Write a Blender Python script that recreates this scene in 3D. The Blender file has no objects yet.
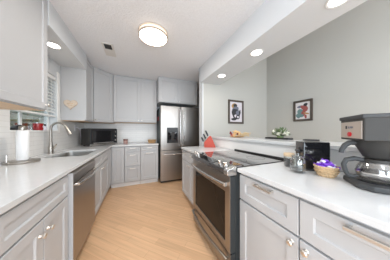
import bpy, math, random
from mathutils import Vector, Matrix
from mathutils.geometry import tessellate_polygon

random.seed(7)
S = bpy.context.scene
COL = S.collection
PI = math.pi

# ------------------------------------------------------------------ camera, world, light, exposure
CAM_H = 1.21
cam_d = bpy.data.cameras.new('camera')
cam = bpy.data.objects.new('camera', cam_d)
COL.objects.link(cam)
cam.location = (0, 0, CAM_H)
cam.rotation_euler = (PI / 2, 0, -math.atan(57 / 133))
cam_d.sensor_fit = 'HORIZONTAL'
cam_d.sensor_width = 36
cam_d.lens = 36 * 133 / 390
cam_d.shift_y = 1 / 390
cam_d.clip_start = 0.02
S.camera = cam

S.view_settings.view_transform = 'Standard'
S.view_settings.look = 'None'
S.view_settings.gamma = 1
S.view_settings.use_curve_mapping = False
S.view_settings.exposure = 0.54

world = bpy.data.worlds.new('world')
S.world = world
world.use_nodes = True
bg = world.node_tree.nodes['Background']
bg.inputs[0].default_value = (0.80, 0.90, 1.0, 1)
bg.inputs[1].default_value = 1.6


XL0 = -1.13


def area(name, loc, rot, sx, sy, power, color=(1, 1, 1), spread=PI):
    l = bpy.data.lights.new(name, 'AREA')
    l.shape = 'RECTANGLE'
    l.size, l.size_y = sx, sy
    l.energy = power
    l.color = color
    l.spread = spread
    o = bpy.data.objects.new(name, l)
    COL.objects.link(o)
    o.location = loc
    o.rotation_euler = rot
    return o


# unseen fill lamps added behind the camera, imitating daylight from rear and side windows
area('rear_window_daylight', (0.15, -2.46, 1.25), (PI / 2, 0, 0), 1.9, 2.0, 27, (0.78, 0.90, 1.0))
for x_ in (1.80, 2.50):
    area('dining_window_daylight', (x_, -2.46, 1.45), (PI / 2, 0, 0), .40, 2.0, 17, (0.80, 0.91, 1.0))
area('side_window_daylight', (XL0 + .04, -1.35, 1.30), (0, -PI / 2, 0), 1.7, 1.6, 25, (0.84, 0.93, 1.0))  # added fill for the cabinet fronts of the right run

# unseen fill lamp added to brighten the dining walls and the left run
dl_ = bpy.data.lights.new('dining_pendant_lamp', 'POINT')
dl_.energy = 11
dl_.color = (.96, .98, 1.0)
dl_.shadow_soft_size = .16
dlo = bpy.data.objects.new('dining_pendant_lamp', dl_)
COL.objects.link(dlo)
dlo.location = (1.75, -.25, 2.25)

# unseen fill lamp added behind the camera to lift the near cabinets and worktops
kl_ = bpy.data.lights.new('rear_ceiling_lamp', 'POINT')
kl_.energy = 14
kl_.color = (.92, .97, 1.0)
kl_.shadow_soft_size = .18
klo = bpy.data.objects.new('rear_ceiling_lamp', kl_)
COL.objects.link(klo)
klo.location = (.1, -.8, 2.15)

# ------------------------------------------------------------------ materials


def mat(name, color, rough=0.5, metal=0.0, noise=None, bump=None, emit=None, aniso=None, spec=None, coat=None):
    """noise = (scale vector, strength, detail) value variation; bump = (scale vector, strength, distance)."""
    m = bpy.data.materials.new(name)
    m.use_nodes = True
    nt = m.node_tree
    p = nt.nodes['Principled BSDF']
    p.inputs['Base Color'].default_value = (*color, 1)
    p.inputs['Roughness'].default_value = rough
    p.inputs['Metallic'].default_value = metal
    if spec is not None:
        p.inputs['Specular IOR Level'].default_value = spec
    if coat is not None:
        p.inputs['Coat Weight'].default_value = coat
        p.inputs['Coat Roughness'].default_value = 0.05
    tc = nt.nodes.new('ShaderNodeTexCoord')

    def tex(sc, detail=3):
        mp = nt.nodes.new('ShaderNodeMapping')
        mp.inputs['Scale'].default_value = sc
        nt.links.new(tc.outputs['Object'], mp.inputs[0])
        n = nt.nodes.new('ShaderNodeTexNoise')
        n.inputs['Scale'].default_value = 1
        n.inputs['Detail'].default_value = detail
        nt.links.new(mp.outputs[0], n.inputs[0])
        return n
    if noise:
        n = tex(noise[0])
        r = nt.nodes.new('ShaderNodeMapRange')
        r.inputs[1].default_value = 0.3
        r.inputs[2].default_value = 0.7
        r.inputs[3].default_value = 1 - noise[1]
        r.inputs[4].default_value = 1 + noise[1]
        nt.links.new(n.outputs[0], r.inputs[0])
        v = nt.nodes.new('ShaderNodeVectorMath')
        v.operation = 'SCALE'
        v.inputs[0].default_value = color
        nt.links.new(r.outputs[0], v.inputs['Scale'])
        nt.links.new(v.outputs[0], p.inputs['Base Color'])
    if bump:
        n = tex(bump[0], 2)
        b = nt.nodes.new('ShaderNodeBump')
        b.inputs['Strength'].default_value = bump[1]
        b.inputs['Distance'].default_value = bump[2]
        nt.links.new(n.outputs[0], b.inputs['Height'])
        nt.links.new(b.outputs[0], p.inputs['Normal'])
    if aniso is not None:
        p.inputs['Anisotropic'].default_value = aniso
        t = nt.nodes.new('ShaderNodeTangent')
        t.direction_type = 'RADIAL'
        t.axis = 'Z'
        nt.links.new(t.outputs[0], p.inputs['Tangent'])
    if emit:
        p.inputs['Emission Color'].default_value = (*emit[0], 1)
        p.inputs['Emission Strength'].default_value = emit[1]
    return m


def glass_mat(name, tint=(1, 1, 1), gloss=0.12, rough=0.02, edge=0.9):
    m = bpy.data.materials.new(name)
    m.use_nodes = True
    nt = m.node_tree
    nt.nodes.clear()
    out = nt.nodes.new('ShaderNodeOutputMaterial')
    mx = nt.nodes.new('ShaderNodeMixShader')
    tr = nt.nodes.new('ShaderNodeBsdfTransparent')
    tr.inputs[0].default_value = (*tint, 1)
    gl = nt.nodes.new('ShaderNodeBsdfGlossy')
    gl.inputs['Roughness'].default_value = rough
    lw = nt.nodes.new('ShaderNodeLayerWeight')
    lw.inputs[0].default_value = 0.35
    mr = nt.nodes.new('ShaderNodeMapRange')
    mr.inputs[3].default_value = gloss
    mr.inputs[4].default_value = edge
    nt.links.new(lw.outputs['Facing'], mr.inputs[0])
    nt.links.new(mr.outputs[0], mx.inputs[0])
    nt.links.new(tr.outputs[0], mx.inputs[1])
    nt.links.new(gl.outputs[0], mx.inputs[2])
    nt.links.new(mx.outputs[0], out.inputs[0])
    return m


def floor_mat():
    m = bpy.data.materials.new('oak_planks')
    m.use_nodes = True
    nt = m.node_tree
    p = nt.nodes['Principled BSDF']
    p.inputs['Roughness'].default_value = 0.34
    tc = nt.nodes.new('ShaderNodeTexCoord')
    mp = nt.nodes.new('ShaderNodeMapping')
    mp.inputs['Rotation'].default_value = (0, 0, PI / 4)
    nt.links.new(tc.outputs['Object'], mp.inputs[0])
    br = nt.nodes.new('ShaderNodeTexBrick')
    br.inputs['Scale'].default_value = 1
    br.inputs['Brick Width'].default_value = 0.62
    br.inputs['Row Height'].default_value = 0.083
    br.inputs['Mortar Size'].default_value = 0.0012
    br.inputs['Color1'].default_value = (0.80, 0.51, 0.30, 1)
    br.inputs['Color2'].default_value = (0.72, 0.445, 0.255, 1)
    br.inputs['Mortar'].default_value = (0.56, 0.33, 0.18, 1)
    nt.links.new(mp.outputs[0], br.inputs[0])
    m2 = nt.nodes.new('ShaderNodeMapping')
    m2.inputs['Scale'].default_value = (2.2, 45, 1)
    nt.links.new(mp.outputs[0], m2.inputs[0])
    n = nt.nodes.new('ShaderNodeTexNoise')
    n.inputs['Scale'].default_value = 1
    n.inputs['Detail'].default_value = 5
    nt.links.new(m2.outputs[0], n.inputs[0])
    r = nt.nodes.new('ShaderNodeMapRange')
    r.inputs[1].default_value = 0.3
    r.inputs[2].default_value = 0.7
    r.inputs[3].default_value = 0.90
    r.inputs[4].default_value = 1.08
    nt.links.new(n.outputs[0], r.inputs[0])
    v = nt.nodes.new('ShaderNodeVectorMath')
    v.operation = 'SCALE'
    nt.links.new(br.outputs[0], v.inputs[0])
    nt.links.new(r.outputs[0], v.inputs['Scale'])
    nt.links.new(v.outputs[0], p.inputs['Base Color'])
    return m


def tile_mat():
    m = bpy.data.materials.new('white_subway_tile')
    m.use_nodes = True
    nt = m.node_tree
    p = nt.nodes['Principled BSDF']
    p.inputs['Roughness'].default_value = 0.18
    tc = nt.nodes.new('ShaderNodeTexCoord')
    sp = nt.nodes.new('ShaderNodeSeparateXYZ')
    nt.links.new(tc.outputs['Object'], sp.inputs[0])
    ad = nt.nodes.new('ShaderNodeMath')
    nt.links.new(sp.outputs[0], ad.inputs[0])
    nt.links.new(sp.outputs[1], ad.inputs[1])
    cb = nt.nodes.new('ShaderNodeCombineXYZ')
    nt.links.new(ad.outputs[0], cb.inputs[0])
    nt.links.new(sp.outputs[2], cb.inputs[1])
    br = nt.nodes.new('ShaderNodeTexBrick')
    br.inputs['Scale'].default_value = 1
    br.inputs['Brick Width'].default_value = 0.30
    br.inputs['Row Height'].default_value = 0.052
    br.inputs['Mortar Size'].default_value = 0.0016
    br.inputs['Color1'].default_value = (0.84, 0.83, 0.815, 1)
    br.inputs['Color2'].default_value = (0.82, 0.81, 0.795, 1)
    br.inputs['Mortar'].default_value = (0.70, 0.69, 0.67, 1)
    nt.links.new(cb.outputs[0], br.inputs[0])
    nt.links.new(br.outputs[0], p.inputs['Base Color'])
    return m


M = dict(
    cab=mat('cabinet_paint', (0.51, 0.512, 0.52), 0.38),
    carcass=mat('cabinet_side_paint', (0.51, 0.512, 0.52), 0.42),
    gap=mat('dark_gap', (0.06, 0.06, 0.06), 0.8),
    maple=mat('bare_maple', (0.72, 0.50, 0.31), 0.45, noise=((3, 30, 30), 0.12)),
    quartz=mat('white_quartz', (0.66, 0.665, 0.67), 0.16, noise=((22, 22, 22), 0.02)),
    wall=mat('greige_wall', (0.50, 0.49, 0.455), 0.7),
    white=mat('white_paint', (0.67, 0.685, 0.70), 0.55),
    ceil=mat('textured_ceiling', (0.85, 0.86, 0.885), 0.85, noise=((60, 60, 60), 0.03), bump=((70, 70, 70), 0.5, 0.01)),
    trim=mat('white_trim', (0.86, 0.855, 0.84), 0.4),
    steel=mat('brushed_steel', (0.385, 0.355, 0.33), 0.30, 1.0, aniso=0.75, noise=((90, 90, 1.2), 0.05)),
    steel_h=mat('brushed_steel_handle', (0.68, 0.66, 0.64), 0.22, 1.0),
    nickel=mat('satin_nickel', (0.74, 0.71, 0.67), 0.38, 1.0),
    rimnickel=mat('pale_nickel', (0.82, 0.72, 0.62), 0.4, 0.6),
    faucet=mat('faucet_nickel', (0.40, 0.37, 0.335), 0.3, 1.0),
    sink=mat('sink_steel', (0.55, 0.54, 0.52), 0.30, 1.0),
    black=mat('black_plastic', (0.018, 0.018, 0.02), 0.3),
    gloss=mat('gloss_black', (0.012, 0.012, 0.014), 0.06, coat=0.6),
    grey=mat('dark_grey_plastic', (0.050, 0.047, 0.044), 0.42, spec=0.22),
    gray2=mat('mid_grey_plastic', (0.062, 0.063, 0.065), 0.42, spec=0.25),
    slate=mat('range_side_grey', (0.04, 0.044, 0.046), 0.5, spec=0.2),
    cooktop=mat('ceramic_cooktop', (0.045, 0.04, 0.038), 0.05, coat=1.0),
    ovenglass=mat('oven_glass', (0.02, 0.014, 0.010), 0.10, spec=0.12),
    fside=mat('fridge_side', (0.03, 0.052, 0.055), 0.5),
    coral=mat('coral_red', (0.50, 0.062, 0.035), 0.45),
    red=mat('red_ceramic', (0.33, 0.012, 0.018), 0.25, coat=0.5),
    paper=mat('paper_towel', (0.86, 0.86, 0.86), 0.9, bump=((120, 120, 120), 0.3, 0.002)),
    heart=mat('cream_plaque', (0.62, 0.52, 0.42), 0.6, noise=((40, 40, 40), 0.12)),
    wicker=mat('wicker', (0.60, 0.42, 0.24), 0.7, noise=((120, 120, 160), 0.25)),
    purple=mat('purple_foil', (0.22, 0.06, 0.62), 0.3, 0.1),
    lilac=mat('white_foil', (0.80, 0.76, 0.86), 0.3),
    plate=mat('rosy_steel_plate', (0.62, 0.53, 0.47), 0.35, 0.6),  # warm reflection on plain steel, put into the base colour
    redlamp=mat('red_switch', (0.60, 0.02, 0.03), 0.3),
    wood=mat('warm_wood', (0.50, 0.29, 0.13), 0.5, noise=((40, 40, 8), 0.2)),
    palewood=mat('pale_wood', (0.70, 0.52, 0.34), 0.5, noise=((20, 20, 90), 0.12)),
    frame=mat('picture_frame', (0.075, 0.058, 0.045), 0.4),
    art=mat('print_paper', (0.66, 0.62, 0.66), 0.6),
    art2=mat('print_paper_warm', (0.74, 0.70, 0.70), 0.6),
    ink=mat('print_black', (0.03, 0.03, 0.035), 0.6),
    ink2=mat('print_slate', (0.16, 0.17, 0.22), 0.6),
    inkr=mat('print_red', (0.34, 0.09, 0.08), 0.6),
    inkt=mat('print_teal', (0.14, 0.24, 0.24), 0.6),
    inko=mat('print_ochre', (0.42, 0.24, 0.09), 0.6),
    lampglow=mat('lit_diffuser', (1, 1, 1), 0.5, emit=((1.0, 0.93, 0.83), 5.0)),
    spotglow=mat('lit_downlight', (1, 1, 1), 0.5, emit=((1.0, 0.95, 0.88), 7.0)),
    acrylic=mat('cream_acrylic', (0.86, 0.74, 0.60), 0.4, emit=((1.0, 0.80, 0.60), 0.75)),
    vent=mat('vent_white', (0.72, 0.70, 0.67), 0.5),
    slatwhite=mat('blind_slat', (0.80, 0.80, 0.79), 0.5),
    leaf=mat('leaf_green', (0.12, 0.17, 0.07), 0.6),
    leaf2=mat('hedge_green', (0.17, 0.23, 0.12), 0.8, noise=((5, 5, 5), 0.4)),
    petal=mat('white_petal', (0.78, 0.77, 0.66), 0.6),
    straw=mat('straw', (0.66, 0.50, 0.30), 0.7),
    yellow=mat('golden_petal', (0.76, 0.50, 0.24), 0.6),
    pink=mat('pink_petal', (0.62, 0.20, 0.16), 0.6),
    maroon=mat('maroon_petal', (0.20, 0.02, 0.035), 0.6),
    soil=mat('garden_soil', (0.12, 0.15, 0.06), 0.9),
    fencewood=mat('weathered_boards', (0.34, 0.33, 0.31), 0.8),
    clay=mat('brown_glass', (0.17, 0.055, 0.035), 0.25),
    wax=mat('label_rose', (0.50, 0.30, 0.26), 0.5),
    glass=glass_mat('clear_glass', (0.93, 0.95, 0.94), 0.10),
    carafe=glass_mat('carafe_glass', (0.96, 0.95, 0.94), 0.16, rough=0.08, edge=0.45),
    pane=glass_mat('window_glass', (0.95, 0.97, 0.96), 0.03),
    floor=floor_mat(),
    tile=tile_mat(),
)

# ------------------------------------------------------------------ mesh helpers


class MB:
    def __init__(self):
        self.v, self.f, self.m, self.s = [], [], [], []

    def face(self, idx, mi=0, smooth=False):
        self.f.append(idx)
        self.m.append(mi)
        self.s.append(smooth)

    def add(self, pts):
        b = len(self.v)
        self.v += [tuple(p) for p in pts]
        return b

    def box(self, x0, x1, y0, y1, z0, z1, mi=0):
        b = self.add([(x0, y0, z0), (x1, y0, z0), (x1, y1, z0), (x0, y1, z0),
                      (x0, y0, z1), (x1, y0, z1), (x1, y1, z1), (x0, y1, z1)])
        for q in ((0, 3, 2, 1), (4, 5, 6, 7), (0, 1, 5, 4), (1, 2, 6, 5), (2, 3, 7, 6), (3, 0, 4, 7)):
            self.face([b + i for i in q], mi)
        return self

    def prism(self, poly, axis, a0, a1, mi=0):
        """poly: 2D points; extruded along axis ('x': poly=(y,z); 'y': poly=(x,z); 'z': poly=(x,y))."""
        def P(p, a):
            return {'x': (a, p[0], p[1]), 'y': (p[0], a, p[1]), 'z': (p[0], p[1], a)}[axis]
        n = len(poly)
        b = self.add([P(p, a0) for p in poly] + [P(p, a1) for p in poly])
        self.face([b + i for i in range(n)][::-1], mi)
        self.face([b + n + i for i in range(n)], mi)
        for i in range(n):
            j = (i + 1) % n
            self.face([b + i, b + j, b + n + j, b + n + i], mi)
        return self

    def lathe(self, prof, c=(0, 0, 0), n=24, mi=0, mx=None, smooth=True):
        """prof: (r, z) list; closed with caps when r > 0 at the ends. mx: optional matrix."""
        rings = []
        for r, z in prof:
            pts = []
            for k in range(n):
                a = 2 * PI * k / n
                p = Vector((r * math.cos(a), r * math.sin(a), z))
                if mx:
                    p = mx @ p
                pts.append(p + Vector(c))
            rings.append(self.add(pts))
        for a, b in zip(rings, rings[1:]):
            for k in range(n):
                j = (k + 1) % n
                self.face([a + k, a + j, b + j, b + k], mi, smooth)
        if prof[0][0] > 1e-5:
            self.face([rings[0] + k for k in range(n)][::-1], mi)
        if prof[-1][0] > 1e-5:
            self.face([rings[-1] + k for k in range(n)], mi)
        return self

    def cyl(self, p0, p1, r, n=16, mi=0, r1=None):
        return self.tube([p0, p1], [r, r if r1 is None else r1], n, mi)

    def tube(self, pts, r, n=10, mi=0):
        pts = [Vector(p) for p in pts]
        rs = r if isinstance(r, (list, tuple)) else [r] * len(pts)
        rings = []
        up = None
        for i, p in enumerate(pts):
            t = (pts[min(i + 1, len(pts) - 1)] - pts[max(i - 1, 0)]).normalized()
            if up is None:
                up = Vector((0, 0, 1)) if abs(t.z) < 0.9 else Vector((1, 0, 0))
            a = t.cross(up)
            if a.length < 1e-4:
                a = t.orthogonal()
            a.normalize()
            b = t.cross(a).normalized()
            up = -b if b.dot(up) < 0 else b
            rings.append(self.add([p + (a * math.cos(2 * PI * k / n) + b * math.sin(2 * PI * k / n)) * rs[i] for k in range(n)]))
        for a, b in zip(rings, rings[1:]):
            for k in range(n):
                j = (k + 1) % n
                self.face([a + k, a + j, b + j, b + k], mi, True)
        self.face([rings[0] + k for k in range(n)][::-1], mi)
        self.face([rings[-1] + k for k in range(n)], mi)
        return self

    def ball(self, c, r, nu=10, nv=7, mi=0, mx=None):
        r = r if isinstance(r, (tuple, list)) else (r, r, r)
        top = None
        rings = []

        def T(p):
            p = Vector(p)
            if mx:
                p = mx @ p
            return p + Vector(c)
        b0 = self.add([T((0, 0, -r[2]))])
        for i in range(1, nv):
            ph = -PI / 2 + PI * i / nv
            rings.append(self.add([T((r[0] * math.cos(ph) * math.cos(2 * PI * k / nu), r[1] * math.cos(ph) * math.sin(2 * PI * k / nu), r[2] * math.sin(ph))) for k in range(nu)]))
        top = self.add([T((0, 0, r[2]))])
        for k in range(nu):
            j = (k + 1) % nu
            self.face([b0, rings[0] + j, rings[0] + k], mi, True)
            self.face([top, rings[-1] + k, rings[-1] + j], mi, True)
        for a, b in zip(rings, rings[1:]):
            for k in range(nu):
                j = (k + 1) % nu
                self.face([a + k, a + j, b + j, b + k], mi, True)
        return self

    def holed(self, outer, holes, axis, a0, a1, mi=0):
        """flat slab: polygon with holes (2D), extruded from a0 to a1 along axis."""
        def P(p, a):
            return {'x': (a, p[0], p[1]), 'y': (p[0], a, p[1]), 'z': (p[0], p[1], a)}[axis]
        loops = [outer] + holes
        flat = [p for l in loops for p in l]
        tris = tessellate_polygon([[Vector((p[0], p[1], 0)) for p in l] for l in loops])
        n = len(flat)
        b = self.add([P(p, a0) for p in flat] + [P(p, a1) for p in flat])
        for t in tris:
            self.face([b + i for i in t], mi)
            self.face([b + n + i for i in t][::-1], mi)
        s = 0
        for l in loops:
            k = len(l)
            for i in range(k):
                j = (i + 1) % k
                self.face([b + s + i, b + s + j, b + n + s + j, b + n + s + i], mi)
            s += k
        return self

    def shaker(self, x0, x1, z0, z1, yf=-0.02, yb=0.0, rail=0.058, rec=0.009, mi=0):
        """recessed-panel front facing -y."""
        rail = min(rail, (z1 - z0) * 0.30, (x1 - x0) * 0.30)
        e = 0.006

        def ring(i, y):
            return self.add([(x0 + i, y, z0 + i), (x1 - i, y, z0 + i), (x1 - i, y, z1 - i), (x0 + i, y, z1 - i)])
        rs = [ring(0, yb), ring(0, yf + 0.002), ring(0.002, yf), ring(rail, yf), ring(rail + e, yf + rec)]
        for a, b in zip(rs, rs[1:]):
            for k in range(4):
                j = (k + 1) % 4
                self.face([a + k, a + j, b + j, b + k], mi)
        self.face([rs[0] + k for k in range(4)][::-1], mi)
        self.face([rs[-1] + k for k in range(4)], mi)
        return self

    def build(self, name, mats, parent=None, bevel=0.0, loc=None, rz=0.0, seg=2):
        me = bpy.data.meshes.new(name)
        me.from_pydata(self.v, [], self.f)
        mats = mats if isinstance(mats, (list, tuple)) else [mats]
        for m_ in mats:
            me.materials.append(M[m_] if isinstance(m_, str) else m_)
        me.polygons.foreach_set('material_index', self.m)
        me.polygons.foreach_set('use_smooth', self.s)
        import bmesh
        bm = bmesh.new()
        bm.from_mesh(me)
        bmesh.ops.recalc_face_normals(bm, faces=bm.faces)
        bm.to_mesh(me)
        bm.free()
        if any(self.s):
            me.set_sharp_from_angle(angle=math.radians(40))
        me.update()
        o = bpy.data.objects.new(name, me)
        COL.objects.link(o)
        if parent:
            o.parent = parent
        if loc:
            o.location = loc
        o.rotation_euler.z = rz
        if bevel:
            b = o.modifiers.new('bevel', 'BEVEL')
            b.width = bevel
            b.segments = seg
            b.limit_method = 'ANGLE'
            b.angle_limit = math.radians(35)
        return o


def box(x0, x1, y0, y1, z0, z1):
    return MB().box(x0, x1, y0, y1, z0, z1)


def tag(o, label, cat, group=None, kind=None):
    o['label'] = label
    o['category'] = cat
    if group:
        o['group'] = group
    if kind:
        o['kind'] = kind
    return o


def thing(name, label, cat, loc=(0, 0, 0), rz=0.0, group=None):
    o = bpy.data.objects.new(name, None)
    COL.objects.link(o)
    o.empty_display_size = 0.1
    o.location = loc
    o.rotation_euler.z = rz
    return tag(o, label, cat, group)


def structure(o):
    o['kind'] = 'structure'
    return o


def rounded(x0, x1, y0, y1, r, n=6):
    pts = []
    for cx, cy, a0 in ((x1 - r, y0 + r, -PI / 2), (x1 - r, y1 - r, 0), (x0 + r, y1 - r, PI / 2), (x0 + r, y0 + r, PI)):
        for k in range(n + 1):
            a = a0 + PI / 2 * k / n
            pts.append((cx + r * math.cos(a), cy + r * math.sin(a)))
    return pts


def rect(x0, x1, y0, y1):
    return [(x0, y0), (x1, y0), (x1, y1), (x0, y1)]


# ------------------------------------------------------------------ the room
XL, XR, YB, YR = -1.13, 2.98, 3.80, -2.5      # left wall, right wall, back wall, rear wall
HK, HD = 2.48, 3.30                           # kitchen ceiling, dining ceiling
PY = 2.37                                     # face of the dining partition
BX0, BX1 = 1.14, 1.55                         # ceiling beam
CT = 0.915                                    # worktop height
WIN = (1.86, 2.67, 1.215, 2.02)               # sink window y0 y1 z0 z1

structure(box(XL - 0.12, XR + 0.12, YR - 0.12, YB + 0.12, -0.1, 0).build('floor', 'floor'))
structure(box(XL - 0.12, BX0, YR - 0.12, YB + 0.12, HK, HK + 0.12).build('ceiling', 'ceil'))
structure(box(BX1, XR + 0.12, YR - 0.12, PY + 0.15, HD, HD + 0.12).build('ceiling_dining', 'ceil'))
structure(box(BX0, XR + 0.12, PY + 0.15, YB + 0.12, HK, HK + 0.12).build('ceiling_hall', 'ceil'))
w = MB().holed(rect(YR - 0.12, YB + 0.12, 0, HK), [rect(*WIN), rect(-2.2, -.5, .42, 2.18)], 'x', XL - 0.14, XL)
structure(w.build('wall_left', 'white'))
structure(box(XL, XR + 0.12, YB, YB + 0.12, 0, HK).build('wall_back', 'white'))
structure(box(XR, XR + 0.12, YR - 0.12, YB, 0, HD).build('wall_right', 'wall'))
p = MB()
p.box(1.175, 1.20, PY, PY + 0.15, 0, HD, 1)
p.box(1.20, XR, PY, PY + 0.15, 0, HD, 0)
structure(p.build('wall_partition', ['wall', 'white']))
RW1, RW2 = (-0.8, 1.1, 0.22, 2.26), (1.6, 2.8, 0.42, 2.46)
w = MB().holed(rect(XL, XR, 0, HD), [rect(*RW1), rect(*RW2)], 'y', YR - 0.12, YR)
structure(w.build('wall_rear', 'white'))
for nm, (a, b, c, d) in (('window_2', RW1), ('window_3', RW2)):  # unseen windows added to go with the rear fill lamps
    f = MB()
    f.holed(rect(a, b, c, d), [rect(a + .05, (a + b) / 2 - .025, c + .05, d - .05), rect((a + b) / 2 + .025, b - .05, c + .05, d - .05)], 'y', YR - .10, YR - .05)
    structure(f.build(nm, 'trim'))
f = MB().holed(rect(-2.2, -.5, .42, 2.18), [rect(-2.15, -1.375, .47, 2.13), rect(-1.325, -.55, .47, 2.13)], 'x', XL - .11, XL - .06)  # unseen side window added to go with its fill lamp
structure(f.build('window_4', 'trim'))
for k_, (x0_, x1_) in enumerate(((1.22, 1.58), (2.02, 2.28), (2.72, 2.975))):
    structure(box(x0_, x1_, YR, YR + .03, 0, 2.6).build('trim_%d' % (k_ + 1), 'wood'))  # brown posts added out of view to give streaks in the refrigerator's reflections
bm_ = box(BX0, BX1, YR, PY, 2.17, HK + 0.02)
bm_.box(BX1 - .1, BX1, YR, PY, HK + .02, HD)
structure(bm_.build('ceiling_beam', 'white'))
structure(box(XL, -0.792, 1.742, 2.768, 2.235, HK).build('ceiling_soffit', 'white'))
# backsplash tiles
w = MB().holed(rect(0.14, 3.80, CT + .001, 1.415), [rect(WIN[0], WIN[1], WIN[2], 1.4145)], 'x', XL, XL + 0.008)
structure(w.build('backsplash_left', 'tile'))
structure(box(XL + 0.008, 0.44, YB - 0.008, YB, CT + .001, 1.425).build('backsplash_back', 'tile'))
structure(box(1.375, 1.50, -0.06, PY, 0, 1.066).build('wall_peninsula', 'white'))
structure(box(1.368, 1.375, -0.06, PY, CT + .002, 1.066).build('backsplash_right', 'trim'))

# sink window
y0, y1, z0, z1 = WIN
f = MB().holed(rect(y0, y1, z0, z1), [rect(y0 + .03, y0 + .275, z0 + .012, z1 - .03), rect(y0 + .305, y1 - .03, z0 + .012, z1 - .03)], 'x', XL - .10, XL - .08)
wf = structure(f.build('window_1', 'trim', bevel=.003))
g = MB().box(XL - .093, XL - .089, y0 + .03, y0 + .275, z0 + .012, z1 - .03).box(XL - .093, XL - .089, y0 + .305, y1 - .03, z0 + .012, z1 - .03)
g.build('glass_pane', 'pane', wf)
box(XL - .07, XL + .012, y0, y1, z0 - .016, z0 + .004).build('window_sill', 'trim', wf, bevel=.004)
box(XL, XL + .014, y1, y1 + .07, z0 - .03, 2.10).build('window_casing', 'trim', wf, bevel=.003)
b = thing('window_blind', 'white slatted blind half raised in the window over the sink', 'blind', (XL - .03, (y0 + y1) / 2, z1 - .01))
L = (y1 - y0) / 2 - .008
box(-.03, .03, -L, L, -.05, 0).build('headrail', 'slatwhite', b, bevel=.003)
sl = MB()
k = 0
zz = -.075
while z1 - .01 + zz > 1.475:
    q = .021
    i0 = sl.add([(-.023, -L, zz + q), (.023, -L, zz - q), (.023, L, zz - q), (-.023, L, zz + q),
                 (-.0225, -L, zz + q + .003), (.0235, -L, zz - q + .003), (.0235, L, zz - q + .003), (-.0225, L, zz + q + .003)])
    for qd in ((0, 3, 2, 1), (4, 5, 6, 7), (0, 1, 5, 4), (1, 2, 6, 5), (2, 3, 7, 6), (3, 0, 4, 7)):
        sl.face([i0 + i for i in qd])
    zz -= .044
sl.build('slats', 'slatwhite', b)
zb = 1.415 - (z1 - .01)
box(-.025, .025, -L, L, zb, zb + .024).build('bottom_rail', 'slatwhite', b, bevel=.003)
for yy in (-L + .12, L - .12):
    MB().cyl((.028, yy, zb + .02), (.028, yy, -.05), .0016, 6).build('ladder_cord', 'slatwhite', b)

# outside the sink window
structure(box(-9, XL - .14, -1, 12, -.2, -.05).build('ground_outside', 'soil'))


def shrub(loc, r, h, label, seed, mt='leaf2'):
    rnd = random.Random(seed)
    t = thing('garden_shrub', label, 'shrub', loc, group='shrubs outside the window')
    st = MB()
    for k in range(5):
        a = rnd.uniform(0, 6.28)
        st.tube([(0, 0, 0), (.25 * r * math.cos(a), .25 * r * math.sin(a), h * .5), (.5 * r * math.cos(a), .5 * r * math.sin(a), h * .85)], [.03, .02, .01], 6)
    st.build('stem', 'wood', t)
    lf = MB()
    for k in range(2600):
        u = Vector((rnd.gauss(0, 1), rnd.gauss(0, 1), rnd.gauss(0, 1))).normalized() * (rnd.random() ** .35)
        c = Vector((u.x * r, u.y * r, h * .55 + u.z * h * .45))
        d1 = Vector((rnd.gauss(0, 1), rnd.gauss(0, 1), rnd.gauss(0, 1))).normalized() * .08
        d2 = d1.orthogonal().normalized() * .035
        i = lf.add([c - d1, c + d2, c + d1, c - d2])
        lf.face([i, i + 1, i + 2, i + 3])
    lf.build('foliage', mt, t)


shrub((-2.6, 3.2, -.05), .8, 3.0, 'dark green shrub seen through the left pane of the sink window', 1)
shrub((-2.9, 5.05, -.05), .9, 3.2, 'tall green shrub behind the red mug outside the window', 2)
shrub((-2.4, 7.0, -.05), .9, 3.2, 'farthest green shrub outside by the right edge of the window', 3)
fn = thing('garden_fence', 'grey board fence outside behind the shrubs', 'fence', (-4.9, 6.0, -.05))
fb = MB()
for k in range(60):
    fb.box(-.012, .012, -5.5 + k * .15, -5.5 + k * .15 + .142, .05, 1.85)
fb.build('boards', 'fencewood', fn)
MB().box(.012, .05, -5.5, 3.5, .4, .49).build('rail', 'fencewood', fn)
MB().box(.012, .05, -5.5, 3.5, 1.4, 1.49).build('rail', 'fencewood', fn)

# ------------------------------------------------------------------ cabinets


def bar_pull(parent, xc, zc, length, vertical=False, y=-0.02, mt='nickel', r=.0066, label=None):
    h = MB()
    a, o = length / 2, .03
    if vertical:
        h.tube([(xc, y - o, zc - a), (xc, y - o, zc + a)], r, 10)
        for s in (-1, 1):
            h.cyl((xc, y + .001, zc + s * a * .8), (xc, y - o, zc + s * a * .8), r * .85, 8)
    else:
        h.box(xc - a, xc + a, y - o - r, y - o + r, zc - r, zc + r)
        for s in (-1, 1):
            h.box(xc + s * a * .84 - r, xc + s * a * .84 + r, y - o, y + .001, zc - r, zc + r)
    return h.build('bar_handle', mt, parent, bevel=.0015 if not vertical else 0)


def knob(parent, xc, zc, y=-0.02, r=.015):
    k = MB()
    mx = Matrix.Rotation(PI / 2, 3, 'X')
    k.lathe([(r * .75, -.001), (r * .45, .004), (r * .4, .013), (r * .95, .018), (r, .024), (r * .7, .029), (0, .030)], (xc, y, zc), 14, 0, mx)
    return k.build('knob', 'nickel', parent)


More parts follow.
